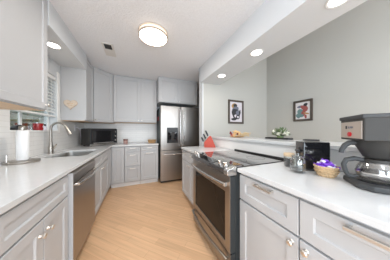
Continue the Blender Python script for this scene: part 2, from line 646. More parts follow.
def cabinet(name, label, loc, rz, w_, d, z0, z1, fronts, base=False, group=None, bottom=None, toe='carcass'):
    t = thing(name, label, 'cabinet', loc, rz, group)
    c = MB()
    zb_ = z0 + (.10 if base else 0)
    c.box(.001, w_ - .001, 0, d, zb_ + (.003 if bottom else 0), z1)
    c.build('body', 'carcass', t, bevel=.001)
    if base:
        box(0.001, w_ - .001, .07, d, 0, zb_).build('toe_kick', toe, t)
    if bottom:
        box(.001, w_ - .001, .001, d, zb_, zb_ + .0025).build('bottom_panel', bottom, t)
    for fr in fronts:
        kind, a0, a1, b0, b1 = fr[:5]
        dr = MB().shaker(a0 + .0034, a1 - .0034, b0 + .0034, b1 - .0034).build(kind, 'cab', t)
        for pl in fr[5:]:
            if pl[0] == 'bar':
                bar_pull(dr, pl[1], pl[2], pl[3])
            elif pl[0] == 'knob':
                knob(dr, pl[1], pl[2])
    return t


XF = -0.525           # carcass face of the left run (doors reach 2 cm further)
DL = XF - XL - .002
BG, UG = 'grey base cabinets', 'grey wall cabinets'
LZ = (0.115, 0.70, 0.705, 0.868)   # door bottom, door top, drawer bottom, drawer top
# left run, facing +X (rz = +90: local x runs along +Y)
cabinet('base_cabinet', 'grey base cabinet left of the dishwasher, two doors under one wide drawer', (XF, .76, 0), PI / 2, .60, DL, 0, .884,
        [('drawer', 0, .60, LZ[2], LZ[3]),
         ('door', 0, .30, LZ[0], LZ[1], ('knob', .262, .62)),
         ('door', .30, .60, LZ[0], LZ[1], ('knob', .338, .62))], True, BG)
cabinet('base_cabinet', 'grey sink base cabinet between the dishwasher and the corner', (XF, 1.985, 0), PI / 2, .915, DL, 0, .68,
        [('drawer', 0, .457, LZ[2], LZ[3]), ('drawer', .457, .915, LZ[2], LZ[3]),
         ('door', 0, .457, LZ[0], LZ[1], ('knob', .42, .64)),
         ('door', .457, .915, LZ[0], LZ[1], ('knob', .495, .64))], True, BG)
cf = thing('base_cabinet', 'narrow grey corner filler cabinet right of the sink base cabinet', 'cabinet', (XF, 2.902, 0), PI / 2, BG)
box(.001, .27, 0, DL, .10, .884).build('body', 'carcass', cf)
box(.001, .27, .07, DL, 0, .10).build('toe_kick', 'carcass', cf)
MB().shaker(.003, .25, LZ[0], LZ[3]).build('door', 'cab', cf)
# back run, facing -Y
YF = 3.21
DB = YB - YF - .002
cabinet('base_cabinet', 'tall single grey door panel in the back corner left of the drawers', (-.522, YF, 0), 0, .256, DB, 0, .884,
        [('door', .02, .256, LZ[0], LZ[3])], True, BG, toe='trim')
cabinet('base_cabinet', 'grey three drawer cabinet under the small brown jar', (-.264, YF, 0), 0, .314, DB, 0, .884,
        [('drawer', 0, .314, .755, .868, ('bar', .157, .84, .11)), ('drawer', 0, .314, .452, .75, ('bar', .157, .69, .11)),
         ('drawer', 0, .314, .115, .447, ('bar', .157, .40, .11))], True, BG, toe='trim')
cabinet('base_cabinet', 'grey cabinet with one drawer over one door beside the refrigerator', (.052, YF, 0), 0, .384, DB, 0, .884,
        [('drawer', 0, .384, .755, .868, ('bar', .19, .835, .10)), ('door', 0, .384, .115, .75, ('bar', .19, .715, .15))], True, BG, toe='trim')
# right run, facing -X (rz = -90: local x runs along -Y)
XG = 0.765
DR = 1.373 - XG
RD = (0.115, 0.668, 0.674, 0.868)
cabinet('base_cabinet', 'near grey drawer cabinet right of the range under the glass jar', (XG, .838, 0), -PI / 2, .428, DR, 0, .884,
        [('drawer', 0, .428, RD[2], RD[3], ('bar', .232, .846, .13)),
         ('door', 0, .428, RD[0], RD[1], ('knob', .395, .628))], True, BG)
cabinet('base_cabinet', 'nearest grey drawer cabinet under the coffee maker', (XG, .410, 0), -PI / 2, .428, DR, 0, .884,
        [('drawer', 0, .428, RD[2], RD[3], ('bar', .232, .846, .13)),
         ('door', 0, .428, RD[0], RD[1], ('knob', .034, .628))], True, BG)
cabinet('base_cabinet', 'grey end cabinet left of the range under the knife block', (XG, 2.34, 0), -PI / 2, .71, DR, 0, .884,
        [('drawer', .0, .355, .705, .868, ('bar', .18, .83, .11)), ('door', 0, .355, .115, .70, ('knob', .32, .65)),
         ('drawer', .355, .71, .705, .868, ('bar', .53, .83, .11)), ('door', .355, .71, .115, .70, ('knob', .39, .65))], True, BG)

# wall cabinets
XU = -0.82
DU = XU - XL - .002
UB, UT = 1.41, HK - .002
cabinet('wall_cabinet', 'large grey wall cabinet nearest the camera, above the paper towels', (XU, 1.10, 0), PI / 2, .64, DU, UB - .01, UT,
        [('door', 0, .64, UB, UT - .012, ('knob', .608, 1.455))], group=UG, bottom='maple')
cabinet('wall_cabinet', 'grey wall cabinet carrying the wooden heart, right of the window', (XU, 2.77, 0), PI / 2, .40, DU, UB - .03, UT,
        [('door', 0, .40, UB - .018, UT - .03, ('knob', .37, 1.43))], group=UG, bottom='maple')
dg = thing('wall_cabinet', 'diagonal grey corner wall cabinet above the toaster oven', 'cabinet', (0, 0, 0), 0, UG)
cx0, cy0 = -.80, 3.172
cx1, cy1 = -.512, 3.452
box_p = [(cx0 - .02, cy0), (cx1, cy1 + .02), (cx1, YB - .002), (XL + .002, YB - .002), (XL + .002, cy0)]
MB().prism(box_p, 'z', 1.391, UT).build('body', 'carcass', dg)
MB().prism([(cx0, cy0 - .0), (cx1, cy1), (cx1, YB - .012), (XL + .012, YB - .012), (XL + .012, cy0)], 'z', 1.388, 1.3905).build('bottom_panel', 'maple', dg)
da = math.atan2(cy1 - cy0, cx1 - cx0)
dl = math.hypot(cx1 - cx0, cy1 - cy0)
dd = MB().shaker(.006, dl - .006, 1.402, UT - .03, -.004, .014).build('door', 'cab', dg, loc=(cx0, cy0, 0), rz=da)
knob(dd, .04, 1.44, -.004)
cabinet('wall_cabinet', 'two door grey wall cabinet on the back wall above the drawers', (-.508, 3.47, 0), 0, .942, YB - 3.472, UB, UT,
        [('door', 0, .553, UB + .012, UT - .03, ('knob', .515, 1.46)), ('door', .553, .942, UB + .012, UT - .03, ('knob', .59, 1.46))], group=UG, bottom='maple')
cabinet('wall_cabinet', 'deep two door grey cabinet over the refrigerator', (.436, 3.17, 0), 0, .985, YB - 3.172, 1.885, UT,
        [('door', .002, .462, 1.89, UT - .03, ('knob', .43, 1.925)), ('door', .462, .93, 1.89, UT - .03, ('knob', .495, 1.925))], group=UG)

# ------------------------------------------------------------------ worktops
XE = -0.487
SK = (-.985, -.585, 1.99, 2.62)
outer = [(XL + .009, .74), (XE, .74), (XE, 3.165), (.44, 3.165), (.44, YB - .009), (XL + .009, YB - .009)]
o = MB().holed(outer, [rounded(*SK, .07)], 'z', .885, CT).build('worktop', 'quartz', bevel=.003)
tag(o, 'long white stone worktop holding the sink, turning the corner to the refrigerator', 'countertop')
o = box(.727, 1.366, -.05, .843, .885, CT).build('worktop', 'quartz', bevel=.003)
tag(o, 'white stone worktop right of the range under the coffee maker', 'countertop')
o = MB().prism([(.727, 1.622), (1.366, 1.622), (1.366, 2.355), (.727, 2.355)], 'z', .885, CT).build('worktop', 'quartz', bevel=.003)
tag(o, 'short white stone worktop left of the range under the knife block', 'countertop')
o = box(1.335, 1.80, -.07, PY - .002, 1.068, 1.102).build('bar_ledge', 'quartz', bevel=.004)
tag(o, 'raised white bar ledge behind the range and coffee maker', 'countertop')

# sink
s = thing('kitchen_sink', 'undermount stainless steel sink below the window', 'sink', (0, 0, 0))
a, b_, c, d = SK
sk = MB()
n = len(rounded(a, b_, c, d, .07))
r0 = sk.add([(x, y, .884) for x, y in rounded(a - .012, b_ + .012, c - .012, d + .012, .08)])
r1 = sk.add([(x, y, .884) for x, y in rounded(a - .002, b_ + .002, c - .002, d + .002, .07)])
r2 = sk.add([(x, y, .72) for x, y in rounded(a + .004, b_ - .004, c + .004, d - .004, .07)])
r3 = sk.add([(x, y, .70) for x, y in rounded(a + .03, b_ - .03, c + .03, d - .03, .06)])
for p_, q_ in ((r0, r1), (r1, r2), (r2, r3)):
    for k in range(n):
        j = (k + 1) % n
        sk.face([p_ + k, p_ + j, q_ + j, q_ + k], 0, True)
sk.face([r3 + k for k in range(n)])
sk.build('basin', 'sink', s)
MB().lathe([(.042, .701), (.042, .704), (.02, .702), (0, .702)], ((a + b_) / 2, (c + d) / 2, 0), 16).build('drain', 'steel_h', s)

# faucet
fx, fy = -1.05, 2.345
f = thing('kitchen_faucet', 'tall gooseneck pull-down faucet in brushed nickel behind the sink', 'faucet', (fx, fy, CT), math.radians(-4))
MB().lathe([(.034, 0), (.034, .006), (.027, .012), (.025, .085), (.018, .115), (.0145, .15)], n=18).build('base', 'faucet', f)
pts = [(0, 0, .12), (0, 0, .30)]
for k in range(1, 11):
    a = PI - PI * .9 * k / 10
    pts.append((.080 + .080 * math.cos(a), 0, .325 + .080 * math.sin(a)))
e = Vector(pts[-1])
dr_ = (e - Vector(pts[-2])).normalized()
MB().tube(pts, .0135, 14).build('gooseneck', 'faucet', f)
MB().tube([e, e + dr_ * .02, e + dr_ * .06, e + dr_ * .115], [.0145, .017, .022, .025], 14).build('spray_head', 'faucet', f)
MB().tube([(.01, -.005, .055), (.035, -.015, .07), (.055, -.024, .098), (.075, -.03, .122)], [.014, .012, .009, .008], 10).build('lever', 'faucet', f)

# ------------------------------------------------------------------ dishwasher
d = thing('dishwasher', 'stainless steel dishwasher in the left cabinet run', 'dishwasher', (-.525, 1.368, 0), PI / 2)
box(.006, .604, .0, .56, .10, .872).build('body', 'slate', d)
box(.006, .604, .05, .10, .0, .10).build('toe_kick', 'black', d)
dm = MB()
dm.box(.006, .604, -.045, -.001, .12, .775)
dm.prism([(-.045, .782), (-.001, .782), (-.001, .872), (-.018, .872), (-.045, .855)], 'x', .006, .604, 1)
dm.build('door', ['steel', 'steel'], d, bevel=.003)
MB().box(.0045, .0075, -.044, -.002, .122, .87).build('edge_strip', 'carcass', d)
h = MB()
h.tube([(.05 + .51 * k / 10, -.066 - .022 * math.sin(PI * k / 10), .762) for k in range(11)], .011, 10)
for xx in (.05, .56):
    h.cyl((xx, -.044, .762), (xx, -.068, .762), .011, 10)
h.build('handle', 'steel_h', d)

# ------------------------------------------------------------------ refrigerator
FX0, FX1, FS = .468, 1.432, .957
fr = thing('refrigerator', 'stainless steel french door refrigerator with water dispenser', 'refrigerator', (0, 3.09, 0))
box(FX0 + .004, FX1 - .004, .065, .69, .03, 1.775).build('body', 'fside', fr, bevel=.006)
MB().box(FX0 + .02, FX1 - .02, .07, .6, 0, .03).build('toe_grille', 'black', fr)


def fdoor(x0, x1, z0, z1, name, extra=None):
    m_ = MB()
    n_ = 12
    r_ = .022
    poly = [(x0, .062), (x0, r_)]
    poly += [(x0 + r_ * (1 - math.cos(t * PI / 12)), r_ - r_ * math.sin(t * PI / 12)) for t in range(1, 6)]
    for k in range(n_ + 1):
        u = k / n_
        poly.append((x0 + r_ + (x1 - x0 - 2 * r_) * u, -.010 * math.sin(PI * u)))
    poly += [(x1 - r_ * (1 - math.cos(t * PI / 12)), r_ - r_ * math.sin(t * PI / 12)) for t in range(5, 0, -1)]
    poly += [(x1, r_), (x1, .062)]
    m_.prism(poly, 'z', z0, z1)
    o = m_.build(name, 'steel', fr)
    for pg in o.data.polygons:
        if abs(pg.normal.z) < .5:
            pg.use_smooth = True
    o.data.set_sharp_from_angle(angle=math.radians(35))
    return o


ld = fdoor(FX0, FS - .003, .765, 1.79, 'door')
rd = fdoor(FS + .003, FX1, .765, 1.79, 'door')
fz = fdoor(FX0, FX1, .06, .755, 'freezer_drawer')
for par, xx in ((ld, FS - .035), (rd, FS + .048)):
    h = MB()
    h.tube([(xx, -.064 - .012 * math.sin(PI * k / 12), .86 + .86 * k / 12) for k in range(13)], .0135, 12)
    for zz in (.87, 1.71):
        h.cyl((xx, -.004, zz), (xx, -.064, zz), .012, 10)
    h.build('handle', 'steel_h', par)
h = MB()
h.tube([(FX0 + .07 + (FX1 - FX0 - .14) * k / 12, -.058 - .014 * math.sin(PI * k / 12), .675) for k in range(13)], .014, 12)
for xx in (FX0 + .08, FX1 - .08):
    h.cyl((xx, -.003, .675), (xx, -.06, .675), .012, 10)
h.build('handle', 'steel_h', fz)
dp = MB().holed(rect(.615, .875, .93, 1.29), [rect(.635, .855, .95, 1.18)], 'y', -.020, -.004)
dpo = dp.build('water_dispenser', 'black', ld, bevel=.002)
dc = MB().box(.636, .854, -.0105, -.009, .951, 1.179)
dc.box(.70, .79, -.018, -.009, 1.10, 1.17, 1)
dc.box(.72, .77, -.016, -.009, .99, 1.09, 1)
dc.box(.64, .85, -.019, -.009, .951, .962, 1)
dc.build('dispenser_bay', ['gloss', 'grey'], dpo)
for x_ in (FX0 + .02, FX1 - .10):
    box(x_, x_ + .08, .02, .12, 1.79, 1.806).build('hinge_cover', 'fside', fr, bevel=.004)
o = MB().holed(rounded(3.40, 3.475, 1.47, 1.57, .015), [], 'x', FX0 - .012, FX0 + .0035).build('pot_holder', 'red')
tag(o, 'small dark red pot holder stuck to the side of the refrigerator', 'pot holder')

# ------------------------------------------------------------------ range
RY0, RY1 = .850, 1.616
W = RY1 - RY0
rg = thing('kitchen_range', 'stainless steel slide-in electric range with black glass top', 'range', (.74, RY1, 0), -PI / 2)
# local: x 0..W along -Y, y = depth (+y towards the pony wall), front is -y
box(.003, W - .003, -.02, .615, .03, .905).build('body', 'slate', rg, bevel=.002)
box(.03, W - .03, .02, .55, 0, .03).build('toe_kick', 'black', rg)
ck = MB().box(.0, W, -.012, .605, .905, .922)
for xx, yy, r_ in ((.20, .14, .10), (.56, .14, .115), (.20, .42, .075), (.56, .42, .09)):
    for k in range(48):
        a0_, a1_ = 2 * PI * k / 48, 2 * PI * (k + 1) / 48
        i = ck.add([(xx + rr * math.cos(a_), yy + rr * math.sin(a_), .9224) for rr, a_ in ((r_, a0_), (r_, a1_), (r_ - .004, a1_), (r_ - .004, a0_))])
        ck.face([i, i + 1, i + 2, i + 3], 1)
ck.build('cooktop', ['cooktop', 'grey'], rg)
tr = MB().box(.0, W, .600, .625, .905, .938)
tr.build('rear_trim', 'black', rg, bevel=.003)
MB().prism([(-.012, .925), (-.095, .905), (-.103, .895), (-.103, .862), (-.09, .855), (-.012, .855)], 'x', .02, W - .05).build('control_panel', 'cooktop', rg, bevel=.003)
for x0_, x1_ in ((-.001, .02), (W - .05, W + .001)):
    MB().prism([(-.012, .925), (-.095, .905), (-.103, .895), (-.103, .862), (-.09, .855), (-.012, .855)], 'x', x0_, x1_).build('end_cap', 'steel_h', rg, bevel=.003)
dsp = MB().prism([(-.028, .9225), (-.086, .9085), (-.086, .9105), (-.028, .9245)], 'x', W / 2 - .14, W / 2 + .14)
dsp.build('display', 'gloss', rg)
sl_ = math.atan2(.02, .083)
for xx in (.055, .125, W - .165, W - .085):
    mx = Matrix.Rotation(sl_, 3, 'X')
    MB().lathe([(.024, -.004), (.024, .006), (.019, .008), (.018, .030), (.013, .033), (0, .033)], (xx, -.055, .916), 18, 0, mx).build('knob', 'steel_h', rg)
od = MB().holed(rect(.006, W - .006, .235, .845), [rect(.075, W - .068, .295, .71)], 'y', -.075, -.068)
odo = od.build('oven_door', 'steel', rg, bevel=.002)
MB().holed(rect(.006, W - .006, .235, .845), [rect(.075, W - .068, .295, .71)], 'y', -.0678, -.021).build('door_core', 'slate', odo)
box(.074, W - .067, -.0665, -.03, .294, .711).build('oven_window', 'ovenglass', odo)
h = MB()
h.tube([(.03 + (W - .06) * k / 14, -.108 - .022 * math.sin(PI * k / 14), .785) for k in range(15)], .0145, 12)
for xx in (.036, W - .036):
    h.box(xx - .012, xx + .012, -.112, -.074, .770, .800)
h.build('handle', 'steel_h', odo)
sd = MB().box(.006, W - .006, -.072, -.066, .05, .225).box(.006, W - .006, -.066, -.021, .05, .225, 1)
sd = sd.build('storage_drawer', ['steel', 'slate'], rg, bevel=.002)
h = MB()
h.tube([(.02 + (W - .04) * k / 14, -.09 - .030 * math.sin(PI * k / 14), .185) for k in range(15)], .013, 12)
for xx in (.03, W - .03):
    h.box(xx - .01, xx + .01, -.092, -.071, .173, .197)
h.build('handle', 'faucet', sd)

# ------------------------------------------------------------------ ceiling fittings
cl = thing('ceiling_light', 'round flush mount ceiling light with nickel rims, lit', 'ceiling light', (.185, 1.80, HK))
MB().lathe([(.165, 0), (.185, -.004), (.185, -.020), (.178, -.022)], n=40).build('upper_rim', 'rimnickel', cl)
MB().lathe([(.176, -.020), (.176, -.048)], n=40).build('side_band', 'acrylic', cl)
rm = MB()
rm.lathe([(.176, -.046), (.185, -.046), (.185, -.058), (.170, -.062), (.170, -.050)], n=40)
rm.build('lower_rim', 'rimnickel', cl)
MB().lathe([(.171, -.056), (.162, -.060), (0, -.063)], n=40).build('diffuser', 'lampglow', cl)
lp = bpy.data.lights.new('ceiling_light_lamp', 'AREA')
lp.shape = 'DISK'
lp.size = .34
lp.energy = 10
lp.color = (1.0, .94, .86)
lo = bpy.data.objects.new('ceiling_light_lamp', lp)
COL.objects.link(lo)
lo.location = (.185, 1.80, HK - .068)


def downlight(loc, label, power, r=.072):
    t = thing('recessed_light', label, 'ceiling light', loc, group='recessed ceiling lights')
    MB().lathe([(r * .80, .0), (r * .82, -.004), (r, -.005), (r * 1.06, -.001)], n=28).build('trim_ring', 'trim', t)
    MB().lathe([(r * .82, -.002), (r * .5, -.0035), (0, -.004)], n=28).build('lens', 'spotglow', t)
    l = bpy.data.lights.new('recessed_light_lamp', 'AREA')
    l.shape = 'DISK'
    l.size = r * 1.5
    l.energy = power
    l.color = (1.0, .95, .89)
    l.spread = math.radians(140)
    o = bpy.data.objects.new('recessed_light_lamp', l)
    COL.objects.link(o)
    o.location = (loc[0], loc[1], loc[2] - .008)


downlight((-.93, 2.13, 2.2345), 'lit recessed light in the soffit above the sink', .6)
downlight((1.335, 1.94, 2.1695), 'farthest lit recessed light under the beam', .6)
downlight((1.335, 1.20, 2.1695), 'middle lit recessed light under the beam', .6)
downlight((1.345, .475, 2.1695), 'nearest lit recessed light under the beam, cut by the photo edge', .6)

v = thing('ceiling_vent', 'small white ceiling air vent with dark slots', 'vent', (-.41, 2.44, HK), 0)
vm = MB().holed(rect(-.075, .07, -.18, .18), [rect(-.05, .045, -.155, -.02)], 'z', -.010, -.001)
vm.build('flange', 'vent', v, bevel=.003)
MB().box(-.05, .045, -.155, -.02, -.003, -.001).build('duct_opening', 'gap', v)
vs = MB()
for k in range(6):
    yy = -.145 + .022 * k
    vs.box(-.05, .045, yy - .003, yy + .003, -.009, -.003)
vs.build('louvers', 'gray2', v)

# ------------------------------------------------------------------ things on the left run
t = thing('paper_towel_holder', 'steel paper towel holder with round base by the wall', 'paper towel holder', (-.995, 1.785, CT))
MB().lathe([(.110, 0), (.112, .004), (.112, .018), (.106, .022), (.03, .024), (0, .024)], n=40).build('base', 'faucet', t)
MB().lathe([(.008, .02), (.008, .315)], n=10).build('post', 'steel_h', t)
MB().lathe([(.008, .302), (.024, .303), (.025, .306), (.025, .335), (.022, .340), (0, .340)], n=20).build('finial', 'faucet', t)
MB().tube([(-.05, -.085, .02), (-.05, -.085, .085)], .006, 8).build('side_arm', 'steel_h', t)
o = MB().lathe([(.0125, .02505), (.037, .0251), (.040, .03), (.040, .295), (.037, .300), (.0125, .300), (.0125, .02505)], (0, 0, 0), 36).build('paper_towel_roll', 'paper', loc=(-.995, 1.785, CT))
tag(o, 'white paper towel roll standing on the steel holder', 'paper towel roll')

o = MB().lathe([(.0, .0), (.040, 0), (.046, .02), (.048, .085), (.044, .085), (.042, .01), (0, .008)], n=24)
mg = thing('coffee_mug', 'red mug with white print on the window sill', 'mug', (XL - .018, 2.30, WIN[2] + .0045))
o.build('cup', 'red', mg)
hd = MB()
hd.tube([(0, -.046, .07), (0, -.068, .066), (0, -.076, .045), (0, -.066, .024), (0, -.046, .018)], .006, 8)
hd.build('handle', 'red', mg)
dec = MB()
for aa, zz, ww in ((.25, .045, .012), (.5, .055, .010), (.45, .035, .012), (.75, .048, .009), (.8, .03, .007)):
    c_ = Vector((.0482 * math.cos(aa - .3), .0482 * math.sin(aa - .3), zz))
    dec.ball(c_, (.0025, ww * .7, ww), 8, 6)
dec.build('white_print', 'lilac', mg)
o = MB().lathe([(0, 0), (.024, 0), (.026, .045), (.019, .055), (.018, .066), (.02, .07), (0, .07)], n=16)
cr = thing('spice_jar', 'small pale jar with dark lid right of the red mug', 'jar', (XL - .02, 2.42, WIN[2] + .0045))
MB().lathe([(0, 0), (.022, 0), (.022, .05), (.016, .058), (0, .058)], n=16).build('body', 'lilac', cr)
MB().lathe([(.018, .056), (.018, .082), (0, .082)], n=16).build('lid', 'black', cr)
dk = thing('small_case', 'small black case lying on the window sill behind the paper towels', 'case', (XL - .02, 1.985, WIN[2] + .0045))
MB().prism([(-.06, 0), (.06, 0), (.065, .02), (.03, .058), (-.02, .045), (-.065, .02)], 'x', -.022, .022).build('shell', 'black', dk, bevel=.008)
gb = thing('glass_bottle', 'clear glass bottle standing behind the red mug', 'bottle', (XL - .048, 2.245, WIN[2] + .0045))
MB().lathe([(0, 0), (.015, 0), (.015, .07), (.008, .09), (.008, .11), (0, .11)], n=14).build('body', 'glass', gb)
MB().lathe([(.0095, .108), (.0095, .122), (0, .122)], n=12).build('cap', 'grey', gb)

# heart plaque on the end panel
hp = []
for k in range(40):
    a = 2 * PI * k / 40
    hp.append((.0053 * 16 * math.sin(a) ** 3, .0052 * (13 * math.cos(a) - 5 * math.cos(2 * a) - 2 * math.cos(3 * a) - math.cos(4 * a))))
ht = thing('heart_plaque', 'pale wooden heart plaque hung on the cabinet end panel', 'wall decoration', (-1.0, 2.769, 1.645))
MB().prism(hp, 'y', -.012, -.0005).build('board', 'heart', ht, bevel=.002)
MB().tube([(x_, -.006, z_) for x_, z_ in hp + hp[:1]], .0035, 6).build('edge', 'wood', ht)
hm = MB()
for xx, zz, ww in ((-.03, .008, .012), (-.005, .01, .010), (.022, .008, .012), (-.02, -.018, .010), (.012, -.02, .014)):
    hm.box(xx - ww, xx + ww, -.0135, -.0115, zz - .003, zz + .003)
hm.build('painted_lines', 'wood', ht)

# outlet and toaster oven
ot = thing('wall_outlet', 'white outlet plate on the tile left of the toaster oven', 'outlet', (XL + .009, 3.27, 1.265))
box(0, .006, -.036, .036, -.058, .058).build('plate', 'trim', ot, bevel=.003)
MB().box(.005, .009, -.016, .016, .008, .036).box(.005, .009, -.016, .016, -.036, -.008).build('sockets', 'lilac', ot, bevel=.002)
tv = thing('toaster_oven', 'black toaster oven set diagonally in the back corner', 'toaster oven', (-.815, 3.055, CT), math.radians(43))
TW, TD = .53, .32
bd = MB().box(0, TW, .02, TD, .02, .345)
bd.build('body', 'grey', tv, bevel=.008)
MB().holed(rect(.004, TW - .085, .035, .335), [rect(.03, TW - .105, .075, .30)], 'y', 0, .02).build('door', 'black', tv, bevel=.002)
box(.028, TW - .103, .006, .012, .073, .302).build('door_window', 'gloss', tv)
hb = MB().tube([(.03, -.03, .062), (TW - .11, -.03, .062)], .009, 10)
for xx in (.045, TW - .125):
    hb.cyl((xx, .0, .062), (xx, -.03, .062), .007, 8)
hb.build('handle', 'steel_h', tv)
box(TW - .083, TW - .004, 0, .02, .035, .335).build('control_panel', 'black', tv, bevel=.002)
for zz in (.10, .19, .28):
    MB().lathe([(.022, 0), (.020, .016), (.016, .018), (0, .018)], (TW - .043, 0, zz), 16, 0, Matrix.Rotation(PI / 2, 3, 'X')).build('knob', 'steel_h', tv)
box(.0, TW, -.006, .02, .010, .044).build('bottom_rail', 'steel_h', tv, bevel=.002)
for xx in (.04, TW - .04):
    for yy in (.05, TD - .04):
        MB().lathe([(.014, 0), (.016, .021)], (xx, yy, 0), 12).build('foot', 'black', tv)
pw = MB()
pw.tube([(XL + .02, 3.27, 1.285), (XL + .04, 3.29, 1.28), (XL + .045, 3.38, 1.25), (XL + .04, 3.45, 1.15), (XL + .045, 3.48, 1.02), (XL + .06, 3.50, .925)], .005, 8)
o = pw.build('power_cord', 'lilac')
tag(o, 'white power cord running from the outlet down behind the toaster oven', 'cord')

# back run
j = thing('candle_jar', 'small brown candle jar on the back worktop under the wall cabinets', 'candle', (-.268, 3.50, CT))
MB().lathe([(0, 0), (.042, 0), (.046, .006), (.046, .075), (.042, .078), (.042, .05), (0, .05)], n=24).build('jar', 'wax', j)
MB().lathe([(.047, .076), (.049, .080), (.049, .100), (.044, .104), (0, .104)], n=24).build('lid', 'clay', j)
bk = thing('bread_basket', 'woven brown basket on the back worktop beside the refrigerator', 'basket', (.325, 3.50, CT))
bw = MB()
r0, r1, zt = (.085, .055), (.105, .07), .075
n = 28
rings = []
for (ra, rb), z in ((r0, 0), (r1, zt), ((.098, .063), zt), ((.08, .05), .01)):
    rings.append(bw.add([(ra * math.cos(2 * PI * k / n), rb * math.sin(2 * PI * k / n), z) for k in range(n)]))
for a_, b_ in zip(rings, rings[1:]):
    for k in range(n):
        jn = (k + 1) % n
        bw.face([a_ + k, a_ + jn, b_ + jn, b_ + k], 0, True)
bw.face([rings[0] + k for k in range(n)])
bw.face([rings[-1] + k for k in range(n)])
bw.build('bowl', 'wood', bk)
MB().tube([(.102 * math.cos(2 * PI * k / 28), .067 * math.sin(2 * PI * k / 28), zt) for k in range(29)], .006, 8).build('rim', 'wicker', bk)
for k, (xx, yy) in enumerate(((-.04, .0), (.012, .012), (.05, -.01))):
    o = MB().ball((0, 0, 0), (.036, .03, .024), 12, 8).build('bread_roll', 'palewood', loc=(.325 + xx, 3.50 + yy, CT + .062))
    tag(o, 'brown bread roll lying in the woven basket beside the refrigerator', 'bread', 'bread rolls in the woven basket')

# ------------------------------------------------------------------ right side things
kb = thing('knife_block', 'coral red slanted knife block on the short worktop left of the range', 'knife block', (1.205, 2.13, CT), math.radians(-26))
MB().prism([(-.098, 0), (.108, 0), (.022, .205), (-.010, .200), (-.102, .085)], 'y', -.055, .055).build('block', 'coral', kb, bevel=.005)
nd = Vector((-.42, 0, .90)).normalized()
kn = 0
for ii, (u, yy, ln, rr) in enumerate(((.05, -.036, .085, .012), (.05, .0, .09, .012), (.05, .036, .085, .012), (.48, -.036, .10, .012), (.48, .0, .10, .012), (.48, .036, .095, .012), (.93, -.022, .105, .013), (.93, .022, .11, .013))):
    pp = Vector((-.102, 0, .085)).lerp(Vector((-.010, 0, .200)), u) + Vector((0, yy, 0)) + Vector((-.78, 0, .625)) * .017
    rot = Matrix.Rotation(math.radians(-26), 4, 'Z')
    wp = Matrix.Translation((1.205, 2.13, CT)) @ rot
    k_ = thing('kitchen_knife', 'black handled knife slotted in the coral red block', 'knife', wp @ pp, math.radians(-26), 'knives in the coral block')
    MB().tube([(0, 0, 0), nd * .02, nd * (ln * .6), nd * ln], [rr * 1.0, rr * 1.2, rr * 1.28, rr * 1.1], 10).build('handle', 'black', k_)
    MB().tube([nd * -.003, nd * .008], [rr * 1.05, rr * 1.05], 10).build('bolster', 'steel_h', k_)

# pictures


def picture(name, label, loc, rz, w_, h_, bg_, marks):
    t = thing(name, label, 'picture', loc, rz)
    MB().holed(rect(-w_ / 2, w_ / 2, -h_ / 2, h_ / 2), [rect(-w_ / 2 + .04, w_ / 2 - .04, -h_ / 2 + .04, h_ / 2 - .04)], 'y', -.028, -.001).build('frame', 'frame', t, bevel=.004)
    box(-w_ / 2 + .035, w_ / 2 - .035, -.012, -.002, -h_ / 2 + .035, h_ / 2 - .035).build('print', bg_, t)
    keys = sorted({m_[0] for m_ in marks})
    a_ = MB()
    for k, (ink, cx, cz, rx, rz_, ang) in enumerate(marks):
        pts = []
        for q in range(16):
            th = 2 * PI * q / 16
            ex, ez = rx * math.cos(th) * (1 + .15 * math.sin(3 * th)), rz_ * math.sin(th)
            pts.append((cx + ex * math.cos(ang) - ez * math.sin(ang), cz + ex * math.sin(ang) + ez * math.cos(ang)))
        a_.prism(pts, 'y', -.0125 - .0002 * k, -.0118, keys.index(ink))
    a_.build('figure', keys, t)
    return t


picture('framed_picture', 'dark framed print of a dark musician figure on the wall above the knife block', (2.0, PY - .001, 1.632), 0, .42, .52, 'art',
        [('inko', -.04, .12, .075, .07, .2), ('ink', -.02, .13, .05, .05, 0), ('ink2', -.01, .05, .09, .07, .3), ('ink', .02, .0, .11, .06, -.3),
         ('ink', -.06, -.04, .05, .10, .2), ('ink2', .06, -.03, .06, .07, 0), ('ink', .05, -.11, .06, .05, .5), ('ink', -.05, -.16, .08, .03, .1),
         ('art', .055, -.11, .03, .025, 0), ('ink', .10, -.03, .02, .09, -.2), ('art', -.02, -.09, .025, .03, 0)])
picture('framed_picture', 'dark framed colourful print on the right dining wall above the white flowers', (XR - .001, 1.565, 1.61), -PI / 2, .33, .41, 'art2',
        [('ink2', -.05, .08, .05, .025, .2), ('inkr', .02, .06, .06, .04, -.3), ('ink', .05, .11, .035, .03, .3), ('inkr', .03, .0, .07, .035, .5),
         ('inkt', -.04, -.03, .05, .07, .3), ('inkt', -.08, -.10, .035, .05, .4), ('inkr', .01, -.06, .035, .06, -.2), ('inko', .06, -.06, .05, .015, -.3),
         ('inkt', -.02, -.10, .04, .03, .2), ('inkr', .05, -.12, .02, .04, .1)])

# autumn arrangement on the ledge
ZL = 1.1025
af = thing('flower_arrangement', 'small autumn arrangement of golden and red flowers on the bar ledge', 'flower arrangement', (1.575, 1.80, ZL), math.radians(-24))
MB().ball((-.02, 0, .012), (.13, .05, .012), 16, 6).build('base', 'wood', af)
rnd = random.Random(4)


def bloom(m_, c, r, mi):
    c = Vector(c)
    m_.ball(c, r * .55, 10, 7, mi)
    for k in range(12):
        dv = Vector((rnd.gauss(0, 1), rnd.gauss(0, 1), rnd.gauss(.2, 1))).normalized()
        q = dv.to_track_quat('X', 'Z').to_matrix()
        m_.ball(c + dv * r * .62, (r * .45, r * .34, r * .2), 8, 5, mi, q)


